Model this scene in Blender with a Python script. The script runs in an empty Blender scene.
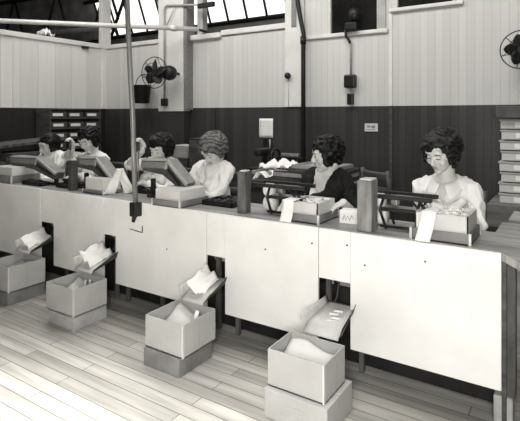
import bpy, bmesh, math, random
from math import sin, cos, pi, radians as R
from mathutils import Vector as V, Matrix, Euler, noise

random.seed(7)
S = bpy.context.scene
C = S.collection

# ------------------------------------------------------------------ camera
cam = bpy.data.cameras.new('camera')
cam_o = bpy.data.objects.new('camera', cam); C.objects.link(cam_o)
cam.sensor_fit = 'HORIZONTAL'; cam.sensor_width = 36
cam.lens = 36 * 485 / 520
cam.shift_y = -95.5 / 520
cam.clip_start = .05
cam_o.location = (0, 0, 1.42)
cam_o.rotation_euler = (R(90), 0, math.atan2(.5456, .838))
S.camera = cam_o

# ------------------------------------------------------------------ world and light
W = bpy.data.worlds.new('world'); S.world = W; W.use_nodes = True
W.node_tree.nodes['Background'].inputs[0].default_value = (1, .985, .955, 1)
W.node_tree.nodes['Background'].inputs[1].default_value = .045

def area(name, loc, target, sx, sy, power):
    l = bpy.data.lights.new(name, 'AREA'); l.shape = 'RECTANGLE'; l.size = sx; l.size_y = sy
    l.energy = power; l.color = (1, .985, .955)
    o = bpy.data.objects.new(name, l); C.objects.link(o); o.location = loc
    o.rotation_euler = (V(target) - V(loc)).to_track_quat('-Z', 'Y').to_euler()
    return o
area('camera_side_lamp', (.15, -.5, 1.45), (-1.2, 2.4, .5), .9, .8, 88)  # unseen lamp near the camera, added as key light; no window there
fl_ = area('floor_patch_light', (-2.1, -.3, 3.0), (-2.2, -.05, 0), 3.0, 1.3, 215); fl_.data.spread = R(58)  # added overhead light without a known source, brightens the left foreground floor
area('skylight_daylight', (-3.2, 3.3, 4.5), (-3.1, 4.7, 1.4), 7.0, 1.2, 178)

vs = S.view_settings
S.display_settings.display_device = 'sRGB'
vs.view_transform = 'Standard'; vs.look = 'None'; vs.gamma = 1; vs.exposure = 0.25
vs.use_curve_mapping = False

# ------------------------------------------------------------------ materials
TINT = (1.0, .985, .95)
def g(v): return (v * TINT[0], v * TINT[1], v * TINT[2], 1)

def mat(name, v, rough=.6, var=.12, scale=8, metal=0, bump=0, bscale=60, stretch=(1, 1, 1), spec=.4, v2=None):
    m = bpy.data.materials.new(name); m.use_nodes = True
    nt = m.node_tree; n = nt.nodes; L = nt.links
    b = n['Principled BSDF']; b.inputs['Roughness'].default_value = rough; b.inputs['Metallic'].default_value = metal
    b.inputs['Specular IOR Level'].default_value = spec
    tc = n.new('ShaderNodeTexCoord'); mp = n.new('ShaderNodeMapping'); mp.inputs['Scale'].default_value = stretch
    L.new(tc.outputs['Object'], mp.inputs[0])
    nz = n.new('ShaderNodeTexNoise'); nz.inputs['Scale'].default_value = scale; nz.inputs['Detail'].default_value = 5
    L.new(mp.outputs[0], nz.inputs['Vector'])
    rp = n.new('ShaderNodeValToRGB')
    lo = v * (1 - var) if v2 is None else v2
    rp.color_ramp.elements[0].color = g(lo); rp.color_ramp.elements[0].position = .32
    rp.color_ramp.elements[1].color = g(min(v * (1 + var), .95)); rp.color_ramp.elements[1].position = .68
    L.new(nz.outputs['Fac'], rp.inputs[0]); L.new(rp.outputs[0], b.inputs['Base Color'])
    if bump:
        nb = n.new('ShaderNodeTexNoise'); nb.inputs['Scale'].default_value = bscale; nb.inputs['Detail'].default_value = 3
        L.new(mp.outputs[0], nb.inputs['Vector'])
        bp = n.new('ShaderNodeBump'); bp.inputs['Strength'].default_value = bump; bp.inputs['Distance'].default_value = .01
        L.new(nb.outputs['Fac'], bp.inputs['Height']); L.new(bp.outputs[0], b.inputs['Normal'])
    return m

def board_mat(name, v, width, axis, rough=.55, groove=.55, var=.06, gw=.07, wide=0):
    """vertical matched boarding: thin seams every <width> metres along an axis"""
    m = bpy.data.materials.new(name); m.use_nodes = True
    nt = m.node_tree; n = nt.nodes; L = nt.links
    b = n['Principled BSDF']; b.inputs['Roughness'].default_value = rough
    tc = n.new('ShaderNodeTexCoord'); sp = n.new('ShaderNodeSeparateXYZ'); L.new(tc.outputs['Object'], sp.inputs[0])
    def math_(op, a, bb=None, clamp=False):
        k = n.new('ShaderNodeMath'); k.operation = op; k.use_clamp = clamp
        for i, x in enumerate((a, bb)):
            if x is None: continue
            if isinstance(x, (int, float)): k.inputs[i].default_value = x
            else: L.new(x, k.inputs[i])
        return k.outputs[0]
    q = math_('DIVIDE', sp.outputs[axis], width)
    fr = math_('FRACT', q)
    d = math_('ABSOLUTE', math_('SUBTRACT', fr, .5))
    seam = math_('GREATER_THAN', d, .5 - gw / 2)
    bid = math_('FLOOR', q)
    wn = n.new('ShaderNodeTexWhiteNoise'); wn.noise_dimensions = '1D'; L.new(bid, wn.inputs['W'])
    mp = n.new('ShaderNodeMapping'); mp.inputs['Scale'].default_value = (9, 9, .8)
    L.new(tc.outputs['Object'], mp.inputs[0])
    nz = n.new('ShaderNodeTexNoise'); nz.inputs['Scale'].default_value = 2.2; nz.inputs['Detail'].default_value = 6
    L.new(mp.outputs[0], nz.inputs['Vector'])
    t = math_('ADD', math_('MULTIPLY', wn.outputs['Value'], .5), math_('MULTIPLY', nz.outputs['Fac'], .5))
    rp = n.new('ShaderNodeValToRGB')
    rp.color_ramp.elements[0].color = g(v * (1 - var)); rp.color_ramp.elements[0].position = .2
    rp.color_ramp.elements[1].color = g(min(.95, v * (1 + var))); rp.color_ramp.elements[1].position = .8
    L.new(t, rp.inputs[0])
    mx = n.new('ShaderNodeMixRGB'); L.new(seam, mx.inputs[0]); L.new(rp.outputs[0], mx.inputs[1]); mx.inputs[2].default_value = g(v * groove)
    L.new(mx.outputs[0], b.inputs['Base Color'])
    bp = n.new('ShaderNodeBump'); bp.inputs['Strength'].default_value = .5; bp.inputs['Distance'].default_value = .004
    L.new(math_('SUBTRACT', 1.0, seam), bp.inputs['Height']); L.new(bp.outputs[0], b.inputs['Normal'])
    return m

def floor_mat():
    m = bpy.data.materials.new('floor_planks'); m.use_nodes = True
    nt = m.node_tree; n = nt.nodes; L = nt.links
    b = n['Principled BSDF']; b.inputs['Roughness'].default_value = .5
    tc = n.new('ShaderNodeTexCoord')
    br = n.new('ShaderNodeTexBrick'); br.offset = .37; br.offset_frequency = 2
    br.inputs['Scale'].default_value = 1; br.inputs['Brick Width'].default_value = 1.15; br.inputs['Row Height'].default_value = .082
    br.inputs['Mortar Size'].default_value = .0022; br.inputs['Mortar Smooth'].default_value = .2; br.inputs['Bias'].default_value = 0
    br.inputs['Color1'].default_value = g(.52); br.inputs['Color2'].default_value = g(.33); br.inputs['Mortar'].default_value = g(.10)
    L.new(tc.outputs['Object'], br.inputs['Vector'])
    mp = n.new('ShaderNodeMapping'); mp.inputs['Scale'].default_value = (1.2, 16, 1); L.new(tc.outputs['Object'], mp.inputs[0])
    nz = n.new('ShaderNodeTexNoise'); nz.inputs['Scale'].default_value = 1.6; nz.inputs['Detail'].default_value = 7; L.new(mp.outputs[0], nz.inputs['Vector'])
    rp = n.new('ShaderNodeValToRGB'); rp.color_ramp.elements[0].color = g(.55); rp.color_ramp.elements[1].color = g(1.0)
    rp.color_ramp.elements[0].position = .3; rp.color_ramp.elements[1].position = .62
    L.new(nz.outputs['Fac'], rp.inputs[0])
    mx = n.new('ShaderNodeMixRGB'); mx.blend_type = 'MULTIPLY'; mx.inputs[0].default_value = .75
    L.new(br.outputs['Color'], mx.inputs[1]); L.new(rp.outputs[0], mx.inputs[2])
    n2 = n.new('ShaderNodeTexNoise'); n2.inputs['Scale'].default_value = 1.1; n2.inputs['Detail'].default_value = 4; L.new(tc.outputs['Object'], n2.inputs['Vector'])
    r2 = n.new('ShaderNodeValToRGB'); r2.color_ramp.elements[0].color = g(.72); r2.color_ramp.elements[1].color = g(1.0)
    r2.color_ramp.elements[0].position = .35; r2.color_ramp.elements[1].position = .6
    L.new(n2.outputs['Fac'], r2.inputs[0])
    m2 = n.new('ShaderNodeMixRGB'); m2.blend_type = 'MULTIPLY'; m2.inputs[0].default_value = .8
    L.new(mx.outputs[0], m2.inputs[1]); L.new(r2.outputs[0], m2.inputs[2]); L.new(m2.outputs[0], b.inputs['Base Color'])
    bp = n.new('ShaderNodeBump'); bp.inputs['Strength'].default_value = .4; bp.inputs['Distance'].default_value = .004; bp.invert = True
    L.new(br.outputs['Fac'], bp.inputs['Height']); L.new(bp.outputs[0], b.inputs['Normal'])
    return m

def emit_mat(name, s):
    m = bpy.data.materials.new(name); m.use_nodes = True
    nt = m.node_tree; n = nt.nodes
    b = n['Principled BSDF']; b.inputs['Base Color'].default_value = g(.8)
    nz = n.new('ShaderNodeTexNoise'); nz.inputs['Scale'].default_value = 1.5
    rp = n.new('ShaderNodeValToRGB'); rp.color_ramp.elements[0].color = g(.8); rp.color_ramp.elements[1].color = g(1)
    nt.links.new(nz.outputs['Fac'], rp.inputs[0]); nt.links.new(rp.outputs[0], b.inputs['Emission Color'])
    b.inputs['Emission Strength'].default_value = s
    return m

def hair_mat(name, v, hi):
    m = bpy.data.materials.new(name); m.use_nodes = True
    nt = m.node_tree; n = nt.nodes; L = nt.links
    b = n['Principled BSDF']; b.inputs['Roughness'].default_value = .45; b.inputs['Specular IOR Level'].default_value = .16
    tc = n.new('ShaderNodeTexCoord')
    wv = n.new('ShaderNodeTexWave'); wv.inputs['Scale'].default_value = 9; wv.inputs['Distortion'].default_value = 14; wv.inputs['Detail'].default_value = 2
    wv.bands_direction = 'Z'
    L.new(tc.outputs['Object'], wv.inputs['Vector'])
    rp = n.new('ShaderNodeValToRGB'); rp.color_ramp.elements[0].color = g(v); rp.color_ramp.elements[1].color = g(hi)
    L.new(wv.outputs['Fac'], rp.inputs[0]); L.new(rp.outputs[0], b.inputs['Base Color'])
    bp = n.new('ShaderNodeBump'); bp.inputs['Strength'].default_value = .5; bp.inputs['Distance'].default_value = .004
    L.new(wv.outputs['Fac'], bp.inputs['Height']); L.new(bp.outputs[0], b.inputs['Normal'])
    return m

M = {}
M['wall_x'] = board_mat('painted_boards_back', .56, .085, 0, groove=.84)
M['wall_y'] = board_mat('painted_boards_left', .68, .30, 1, groove=.74, gw=.02, var=.09)
M['dado_x'] = board_mat('dark_boards_back', .036, .085, 0, groove=.55, var=.25, rough=.45)
M['dado_y'] = board_mat('dark_boards_left', .016, .17, 1, groove=.5, var=.25, rough=.5)
M['trim'] = mat('painted_trim', .66, .5, .08, 4)
M['trim_grey'] = mat('grey_trim', .36, .6, .15, 5)
M['floor'] = floor_mat()
M['roof'] = mat('sooty_roof', .28, .8, .4, 2)
M['truss'] = mat('truss_iron', .012, .7, .3, 6)
M['sky'] = emit_mat('daylit_glass', 1.25)
M['dark_glass'] = mat('dark_glass', .012, .12, .4, 3)
M['panel'] = mat('painted_plywood_panel', .79, .55, .075, 2.6, bump=.05, bscale=30)
M['worktop'] = mat('worn_worktop_wood', .29, .42, .45, 3, stretch=(1, 9, 1), bump=.15, bscale=20)
M['dark_wood'] = mat('dark_wood', .06, .5, .4, 5, stretch=(1, 1, 6))
M['block_wood'] = mat('block_wood', .10, .6, .4, 9, stretch=(3, 3, .6), bump=.2, bscale=30)
M['block_pale'] = mat('pale_block_wood', .19, .6, .4, 9, stretch=(3, 3, .6), bump=.2, bscale=30)  # paler tone of block wood, for the right block
M['leg_wood'] = mat('leg_wood', .075, .7, .5, 6, stretch=(3, 3, .6))
M['crate_wood'] = mat('crate_wood', .33, .7, .3, 8)
M['card'] = mat('cardboard', .38, .75, .07, 6, bump=.08)
M['card_light'] = mat('pale_cardboard', .56, .75, .08, 5, bump=.08)
M['card_dark'] = mat('dark_cardboard', .17, .75, .25, 7, bump=.1)
M['card_mid'] = mat('grey_cardboard', .36, .75, .18, 7, bump=.1)
M['paper'] = mat('white_paper', .82, .7, .05, 5)
M['paper_dull'] = mat('dull_paper', .55, .7, .12, 12)
M['ink'] = mat('ink', .06, .6, .3, 30)
M['tin'] = mat('sheet_tin', .50, .6, .15, 9, metal=.0, bump=.05)
M['tin_dark'] = mat('iron_and_shaded_tin', .05, .6, .3, 7)  # iron of the hangers, and the painted shade on the chutes' right walls
M['iron'] = mat('black_iron', .018, .42, .3, 12, metal=.3)
M['steel'] = mat('worn_steel', .30, .35, .2, 10, metal=.7)
M['pipe'] = mat('grey_iron_pipe', .22, .4, .18, 5, stretch=(1, 1, .4), metal=.3)
M['pipe_white'] = mat('pale_painted_pipe', .62, .5, .08, 5)
M['tin_grey'] = mat('grey_painted_tin', .24, .5, .2, 9)
M['tray_wood'] = mat('grey_tray', .075, .55, .3, 8)
M['label_grey'] = mat('grey_plate', .20, .5, .2, 40)
M['skin'] = mat('skin', .60, .5, .05, 9, spec=.35)
M['lip'] = mat('lips', .30, .45, .1, 9)
M['eye'] = mat('eye_dark', .035, .4, .2, 9)
M['blouse'] = mat('white_cotton', .86, .8, .04, 10, bump=.25, bscale=14, spec=.2)
M['blouse_dark'] = mat('black_dress_cloth', .012, .8, .3, 12, bump=.3, bscale=16, spec=.2)
M['skirt'] = mat('dark_skirt', .03, .85, .3, 10)
M['shoe'] = mat('black_shoe', .015, .4, .3, 10)
M['stocking'] = mat('stocking', .22, .6, .1, 10)
M['hair_black'] = hair_mat('black_hair', .003, .009)
M['hair_dark'] = hair_mat('dark_brown_hair', .005, .022)
M['hair_light'] = hair_mat('light_brown_hair', .045, .16)
M['thread'] = mat('pale_rolls', .78, .7, .1, 20)
M['leaf'] = mat('dark_scraps', .05, .7, .5, 30)

# ------------------------------------------------------------------ mesh builder
class MB:
    def __init__(s): s.v = []; s.f = []; s.sm = []
    def add(s, vs, fs, smooth=False, X=None):
        o = len(s.v)
        for p in vs:
            p = V(p)
            s.v.append(X @ p if X is not None else p)
        for f in fs: s.f.append([i + o for i in f]); s.sm.append(smooth)
        return s
    def box(s, a, b, X=None):
        x0, y0, z0 = a; x1, y1, z1 = b
        vs = [(x, y, z) for z in (z0, z1) for y in (y0, y1) for x in (x0, x1)]
        return s.add(vs, [(0, 2, 3, 1), (4, 5, 7, 6), (0, 1, 5, 4), (2, 6, 7, 3), (0, 4, 6, 2), (1, 3, 7, 5)], False, X)
    def bbox(s, a, b, r=.006, X=None):
        """box with bevelled edges"""
        bm = bmesh.new(); bmesh.ops.create_cube(bm, size=1)
        a = V(a); b = V(b); c = (a + b) / 2; d = b - a
        for v in bm.verts: v.co = V((v.co.x * d.x, v.co.y * d.y, v.co.z * d.z)) + c
        bmesh.ops.bevel(bm, geom=bm.edges[:], offset=min(r, min(abs(d.x), abs(d.y), abs(d.z)) * .4), segments=2, affect='EDGES', profile=.5)
        bm.verts.index_update()
        s.add([v.co.copy() for v in bm.verts], [[v.index for v in f.verts] for f in bm.faces], False, X); bm.free(); return s
    def cyl(s, p0, p1, r0, r1=None, n=16, X=None, cap=True):
        r1 = r0 if r1 is None else r1
        p0 = V(p0); p1 = V(p1); d = (p1 - p0).normalized()
        q = d.to_track_quat('Z', 'Y'); u = q @ V((1, 0, 0)); w = q @ V((0, 1, 0))
        vs = []
        for p, r in ((p0, r0), (p1, r1)):
            for i in range(n):
                t = 2 * pi * i / n; vs.append(p + (u * cos(t) + w * sin(t)) * r)
        s.add(vs, [(i, (i + 1) % n, n + (i + 1) % n, n + i) for i in range(n)], True, X)
        if cap: s.add(vs, [list(range(n))[::-1], list(range(n, 2 * n))], False, X)
        return s
    def tube(s, pts, r, n=10, X=None, closed=False):
        pts = [V(p) for p in pts]; k = len(pts); vs = []; u = None
        rr = r if isinstance(r, (list, tuple)) else [r] * k
        for i, p in enumerate(pts):
            a = pts[(i - 1) % k] if (closed or i) else p; b = pts[(i + 1) % k] if (closed or i < k - 1) else p
            d = (b - a).normalized()
            if u is None: u = d.orthogonal().normalized()
            u = (u - d * u.dot(d)).normalized(); w = d.cross(u)
            for j in range(n):
                t = 2 * pi * j / n; vs.append(p + (u * cos(t) + w * sin(t)) * rr[i])
        fs = []
        for i in range(k if closed else k - 1):
            i2 = (i + 1) % k
            for j in range(n): fs.append((i * n + j, i * n + (j + 1) % n, i2 * n + (j + 1) % n, i2 * n + j))
        s.add(vs, fs, True, X)
        if not closed: s.add(vs, [list(range(n))[::-1], list(range((k - 1) * n, k * n))], False, X)
        return s
    def ball(s, c, r, nu=14, nv=9, X=None, rot=None):
        r = V((r, r, r)) if isinstance(r, (int, float)) else V(r); c = V(c)
        vs = [V((0, 0, 1))]
        for i in range(1, nv):
            a = pi * i / nv
            for j in range(nu): b = 2 * pi * j / nu; vs.append(V((sin(a) * cos(b), sin(a) * sin(b), cos(a))))
        vs.append(V((0, 0, -1)))
        o = []
        for p in vs:
            p = V((p.x * r.x, p.y * r.y, p.z * r.z))
            if rot is not None: p = rot @ p
            o.append(p + c)
        fs = [(0, 1 + j, 1 + (j + 1) % nu) for j in range(nu)]
        for i in range(nv - 2):
            for j in range(nu):
                fs.append((1 + i * nu + j, 1 + (i + 1) * nu + j, 1 + (i + 1) * nu + (j + 1) % nu, 1 + i * nu + (j + 1) % nu))
        e = len(vs) - 1
        fs += [(e, 1 + (nv - 2) * nu + (j + 1) % nu, 1 + (nv - 2) * nu + j) for j in range(nu)]
        return s.add(o, fs, True, X)
    def cap(s, p0, p1, r0, r1, X=None, n=14):
        """tapered capsule"""
        p0 = V(p0); p1 = V(p1)
        s.ball(p0, r0, n, 8, X); s.ball(p1, r1, n, 8, X)
        if (p1 - p0).length > 1e-5: s.cyl(p0, p1, r0, r1, n, X)
        return s
    def prism(s, poly, axis, a, b, X=None):
        """polygon in the plane across an axis, extruded from a to b along it"""
        def pt(p, t):
            return {0: (t, p[0], p[1]), 1: (p[0], t, p[1]), 2: (p[0], p[1], t)}[axis]
        n = len(poly); vs = [pt(p, a) for p in poly] + [pt(p, b) for p in poly]
        fs = [list(range(n)), list(range(n, 2 * n))[::-1]] + [(i, n + i, n + (i + 1) % n, (i + 1) % n) for i in range(n)]
        return s.add(vs, fs, False, X)
    def lathe(s, prof, n=24, X=None):
        vs = []; k = len(prof)
        for r, z in prof:
            for j in range(n): t = 2 * pi * j / n; vs.append((r * cos(t), r * sin(t), z))
        fs = [(i * n + j, i * n + (j + 1) % n, (i + 1) * n + (j + 1) % n, (i + 1) * n + j) for i in range(k - 1) for j in range(n)]
        return s.add(vs, fs, True, X)
    def sheet(s, fn, nu, nv, th=.0015, X=None):
        """thin curved sheet with real thickness: fn(u,v)->point"""
        P = [[V(fn(i / nu, j / nv)) for j in range(nv + 1)] for i in range(nu + 1)]
        top = []; bot = []
        for i in range(nu + 1):
            for j in range(nv + 1):
                a = P[min(i + 1, nu)][j] - P[max(i - 1, 0)][j]; b = P[i][min(j + 1, nv)] - P[i][max(j - 1, 0)]
                nn = a.cross(b); nn = nn.normalized() if nn.length > 1e-9 else V((0, 0, 1))
                top.append(P[i][j] + nn * th / 2); bot.append(P[i][j] - nn * th / 2)
        w = nv + 1; N = len(top); fs = []
        for i in range(nu):
            for j in range(nv):
                q = (i * w + j, (i + 1) * w + j, (i + 1) * w + j + 1, i * w + j + 1)
                fs.append(q); fs.append(tuple(N + k for k in q[::-1]))
        ring = [i * w for i in range(nu + 1)] + [nu * w + j for j in range(1, nv + 1)] + [i * w + nv for i in range(nu - 1, -1, -1)] + [j for j in range(nv - 1, 0, -1)]
        for a, b in zip(ring, ring[1:] + ring[:1]): fs.append((b, a, N + a, N + b))
        return s.add(top + bot, fs, True, X)
    def mesh(s, name, recalc=True):
        me = bpy.data.meshes.new(name); me.from_pydata([tuple(p) for p in s.v], [], s.f)
        me.polygons.foreach_set('use_smooth', s.sm); me.update()
        if recalc:
            bm = bmesh.new(); bm.from_mesh(me)
            bmesh.ops.remove_doubles(bm, verts=bm.verts[:], dist=1e-5)
            bmesh.ops.recalc_face_normals(bm, faces=bm.faces[:]); bm.to_mesh(me); bm.free()
        return me
    def build(s, name, m, parent=None, loc=None):
        o = bpy.data.objects.new(name, s.mesh(name)); C.objects.link(o)
        o.data.materials.append(M[m] if isinstance(m, str) else m)
        if parent is not None: o.parent = parent
        if loc is not None: o.location = loc
        return o

def tag(o, label=None, cat=None, group=None, kind=None):
    for k, v in (('label', label), ('category', cat), ('group', group), ('kind', kind)):
        if v: o[k] = v
    return o
def thing(name, label, cat, loc=(0, 0, 0), rz=0, group=None):
    o = bpy.data.objects.new(name, None); C.objects.link(o); o.empty_display_size = .1
    o.location = loc; o.rotation_euler = (0, 0, rz)
    return tag(o, label, cat, group)
def struct(o): o['kind'] = 'structure'; return o
def copy_tree(o, parent=None):
    c = o.copy(); C.objects.link(c)
    if parent is not None: c.parent = parent
    for ch in list(o.children): copy_tree(ch, c)
    return c
def T(loc, rx=0, ry=0, rz=0): return Matrix.Translation(V(loc)) @ Euler((rx, ry, rz)).to_matrix().to_4x4()

def remeshed(mb, name, voxel, smooth=2, fac=.5, disp=None):
    """fuse overlapping closed shapes into one continuous surface"""
    me = mb.mesh(name + '_raw', False)
    o = bpy.data.objects.new(name + '_raw', me); C.objects.link(o)
    r = o.modifiers.new('r', 'REMESH'); r.mode = 'VOXEL'; r.voxel_size = voxel; r.use_smooth_shade = True
    if smooth: k = o.modifiers.new('s', 'SMOOTH'); k.iterations = smooth; k.factor = fac
    dg = bpy.context.evaluated_depsgraph_get()
    out = bpy.data.meshes.new_from_object(o.evaluated_get(dg)); out.name = name
    bpy.data.objects.remove(o); bpy.data.meshes.remove(me)
    if disp:
        ns = [v.normal.copy() for v in out.vertices]
        for v, nn in zip(out.vertices, ns): v.co = disp(v.co, nn)
    out.polygons.foreach_set('use_smooth', [True] * len(out.polygons)); out.update()
    return out
def mesh_obj(name, me, m, parent=None):
    o = bpy.data.objects.new(name, me); C.objects.link(o); me.materials.clear(); me.materials.append(M[m])
    if parent is not None: o.parent = parent
    return o

# ------------------------------------------------------------------ the room
XL, YB, HB = -7.1, 5.8, 1.53          # left wall, back wall, height of the dark dado
fl = struct(MB().box((-16, -4, -.1), (4, 14, 0)).build('floor', 'floor'))

wl = struct(MB().box((XL - .08, -.6, HB), (XL, YB + .08, 2.62)).build('wall_left', 'wall_y'))
MB().box((XL - .08, -.6, 0), (XL, YB + .08, HB)).build('wainscot', 'dado_y', wl)
MB().bbox((XL - .11, -.6, 2.60), (XL + .035, YB - .02, 2.68), .012).build('cap_rail', 'trim', wl)
MB().box((XL, 4.08, HB), (XL + .012, 4.11, 2.6)).build('batten', 'trim', wl)

wb = MB()
wb.box((XL, YB, HB), (-5.65, YB + .08, 2.6))
wb.box((-5.05, YB, HB), (-3.33, YB + .08, 2.6))
wb.box((-3.05, YB, HB), (-2.68, YB + .08, 3.6))
wb.box((-2.68, YB, HB), (-2.0, YB + .08, 2.46))
wb.box((-2.0, YB, HB), (-1.80, YB + .08, 3.6))
wb.box((-1.80, YB, HB), (-1.12, YB + .08, 2.68))
wb.box((-1.12, YB, HB), (2.6, YB + .08, 3.6))
wb.box((-2.68, YB, 3.3), (-2.0, YB + .08, 3.6)); wb.box((-1.80, YB, 3.3), (-1.12, YB + .08, 3.6))
wback = struct(wb.build('wall_back', 'wall_x'))
MB().box((XL, YB, 0), (2.6, YB + .08, HB)).build('wainscot', 'dado_x', wback)
MB().bbox((XL, YB - .035, 2.6), (-5.6, YB + .11, 2.67), .012).build('cap_rail', 'trim', wback)
MB().bbox((-5.06, YB - .06, 2.58), (-4.46, YB + .11, 2.66), .012).build('cap_rail', 'trim', wback)
MB().bbox((-4.46, YB - .035, 2.61), (-3.33, YB + .11, 2.69), .012).build('cap_rail', 'trim', wback)
MB().bbox((-3.05, YB - .04, 2.425), (-1.91, YB, 2.475), .01).build('sill_rail', 'trim', wback)
MB().bbox((-1.89, YB - .05, 2.66), (-1.05, YB, 2.705), .01).build('sill_rail', 'trim', wback)
MB().box((-1.895, YB - .014, 0), (-1.86, YB, HB)).build('batten', 'dark_wood', wback)
MB().box((-4.62, YB - .012, 0), (-4.58, YB, HB)).build('batten', 'dado_x', wback)
MB().bbox((-1.905, YB - .012, HB), (-1.86, YB, 2.66), .004).build('batten', 'trim', wback)

struct(MB().bbox((XL - .07, YB - .09, HB), (XL + .03, YB + .1, 4.6), .008).build('trim_1', 'trim'))
pil = struct(MB().box((-5.62, YB - .16, HB - .05), (-5.09, YB + .1, 4.6)).build('trim_2', 'trim'))
MB().box((-5.62, YB - .14, 0), (-5.09, YB + .1, HB - .05)).build('dark_base', 'dado_x', pil)
struct(MB().bbox((-5.088, YB - .15, 1.5), (-5.03, YB + .02, 4.6), .006).build('trim_3', 'label_grey'))
struct(MB().bbox((-4.93, YB - .02, 2.65), (-4.82, YB + .1, 4.4), .006).build('trim_4', 'trim_grey'))
pst = struct(MB().bbox((-3.35, YB - .03, HB), (-3.06, YB + .1, 4.4), .006).build('trim_5', 'trim'))
MB().box((-3.24, YB - .045, 2.62), (-3.17, YB - .028, 3.4)).build('iron_plate', 'label_grey', pst)

def dark_window(name, x0, x1, z0, z1):
    w = struct(MB().box((x0, YB + .045, z0), (x1, YB + .06, z1)).build(name, 'dark_glass'))
    f = MB(); f.box((x1 - .05, YB - .02, z0), (x1 + .06, YB + .05, z1)); f.box((x0, YB + .02, z1 - .04), (x1, YB + .045, z1))
    f.build('window_frame', 'trim_grey', w)
    return w
dark_window('window_1', -2.68, -2.0, 2.46, 3.3)
dark_window('window_2', -1.80, -1.12, 2.68, 3.3)

# the big dark factory roof beyond the partition
rf = MB()
rf.box((-20, -.5, 5.6), (4, 14, 5.7)); rf.box((-20, 13.4, 0), (4, 13.5, 5.7)); rf.box((-20, -.5, 0), (-19.9, 13.5, 5.7)); rf.box((4, 5.9, 0), (4.1, 13.5, 5.7))
struct(rf.build('ceiling', 'roof'))

sk = thing('window_3', None, None, (0, 0, 0)); struct(sk)
def sky_pt(x, t): return V((x, 9 - t * .75, 3.55 + t * 1.9))
pn = MB()
for (a, b) in ((-11.0, -8.75), (-7.75, -4.6)):
    pn.add([sky_pt(a, 0), sky_pt(b, 0), sky_pt(b, 1), sky_pt(a, 1)] + [sky_pt(a, 0) + V((0, .02, 0)), sky_pt(b, 0) + V((0, .02, 0)), sky_pt(b, 1) + V((0, .02, 0)), sky_pt(a, 1) + V((0, .02, 0))],
           [(0, 1, 2, 3), (7, 6, 5, 4), (0, 4, 5, 1), (1, 5, 6, 2), (2, 6, 7, 3), (3, 7, 4, 0)])
pn.build('skylight_glass', 'sky', sk)
mu = MB()
for (a, b, n) in ((-11.0, -8.75, 4), (-7.75, -4.6, 6)):
    for i in range(n + 1):
        x = a + (b - a) * i / n
        mu.tube([sky_pt(x, -.02) + V((0, -.03, 0)), sky_pt(x, 1.0) + V((0, -.03, 0))], .028, 6)
    mu.tube([sky_pt(a, 0) + V((0, -.03, 0)), sky_pt(b, 0) + V((0, -.03, 0))], .05, 6)
mu.build('glazing_bars', 'truss', sk)
cb = MB(); cb.box((-18, 9.02, 2.2), (4, 9.3, 3.56)); cb.box((-18, 9.02, 3.5), (-11.0, 9.2, 5.6)); cb.box((-8.75, 8.98, 3.5), (-7.75, 9.2, 5.6)); cb.box((-4.6, 8.98, 3.5), (4, 9.2, 5.6))
cb.build('curb_wall', 'roof', sk)

def bars(mb, pts, r):
    for a, b in pts: mb.cyl(a, b, r, r, 6)
tr = thing('roof_truss', 'dark iron roof truss with crossed struts above the left wall', 'roof truss')
y0 = 8.2
b = MB(); bars(b, [((-18, y0, 4.0), (-9.8, y0, 3.62))], .06); b.build('bottom_chord', M['trim_grey'], tr)
b = MB(); bars(b, [((-18, y0, 5.0), (-8.6, y0, 4.62))], .06); b.build('top_chord', 'truss', tr)
for i in range(3):
    x = -14.6 + i * 2.1
    b = MB(); bars(b, [((x, y0, 3.93 - i * .045), (x + .42, y0, 4.92 - i * .045)), ((x + .42, y0, 4.92 - i * .045), (x + .85, y0, 3.9 - i * .045))], .035)
    b.build('strut', 'truss', tr)
tr2 = thing('roof_truss', 'slanting dark iron struts crossing the left skylight', 'roof truss')
b = MB(); bars(b, [((-9.6, 8.0, 3.3), (-8.7, 8.0, 5.0))], .04); b.build('strut', 'truss', tr2)
b = MB(); bars(b, [((-10.6, 8.0, 4.3), (-7.6, 8.0, 4.3))], .05); b.build('tie_bar', 'truss', tr2)
b = MB(); bars(b, [((-10.4, 8.0, 4.9), (-9.3, 8.0, 3.3))], .03); b.build('strut', 'truss', tr2)

# ------------------------------------------------------------------ the long bench
BY, BZ = 2.44, .794
bench = thing('workbench', 'long workbench with pale front panels and dark wooden top', 'workbench', (0, 0, 0))
wt = MB()
wt.prism([(-5.9, BY + .0195), (-.283, BY + .0195), (-.281, BY), (-.10, BY - .25), (.5, BY - .25), (.5, 3.15), (-.36, 3.15), (-.36, 2.86), (-5.9, 2.86)], 2, BZ - .035, BZ)
wt.build('worktop', 'worktop', bench)
cols = [(-5.9, -3.824, .17), (-3.635, -3.012, .17), (-2.873, -2.006, .165), (-1.852, -1.203, .165), (-1.012, -.283, .165)]
for a, c, z in cols:
    MB().bbox((a, BY, z), (c, BY + .018, BZ - .003), .003).build('front_panel', 'panel', bench)
for a, c in ((-3.824, -3.635), (-3.012, -2.873), (-2.006, -1.852), (-1.203, -1.012)):
    MB().bbox((a + .003, BY + .004, .515), (c - .003, BY + .019, BZ - .004), .003).build('opening_header', 'panel', bench)
for x in (-5.4, -4.3, -3.62, -2.99, -2.86, -2.5, -1.99, -1.83, -1.19, -.99):
    MB().bbox((x - .014, BY + .10, 0), (x + .014, BY + .13, BZ - .035), .004).build('leg', 'leg_wood', bench)
for x in (-5.4, -4.3, -3.4, -2.5, -1.6, -.5):
    MB().bbox((x - .03, 2.77, 0), (x + .03, 2.83, BZ - .035), .004).build('leg', 'leg_wood', bench)
MB().bbox((-.268, BY + .03, .13), (-.228, BY + .09, BZ - .035), .004).build('leg', 'leg_wood', bench)
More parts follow.
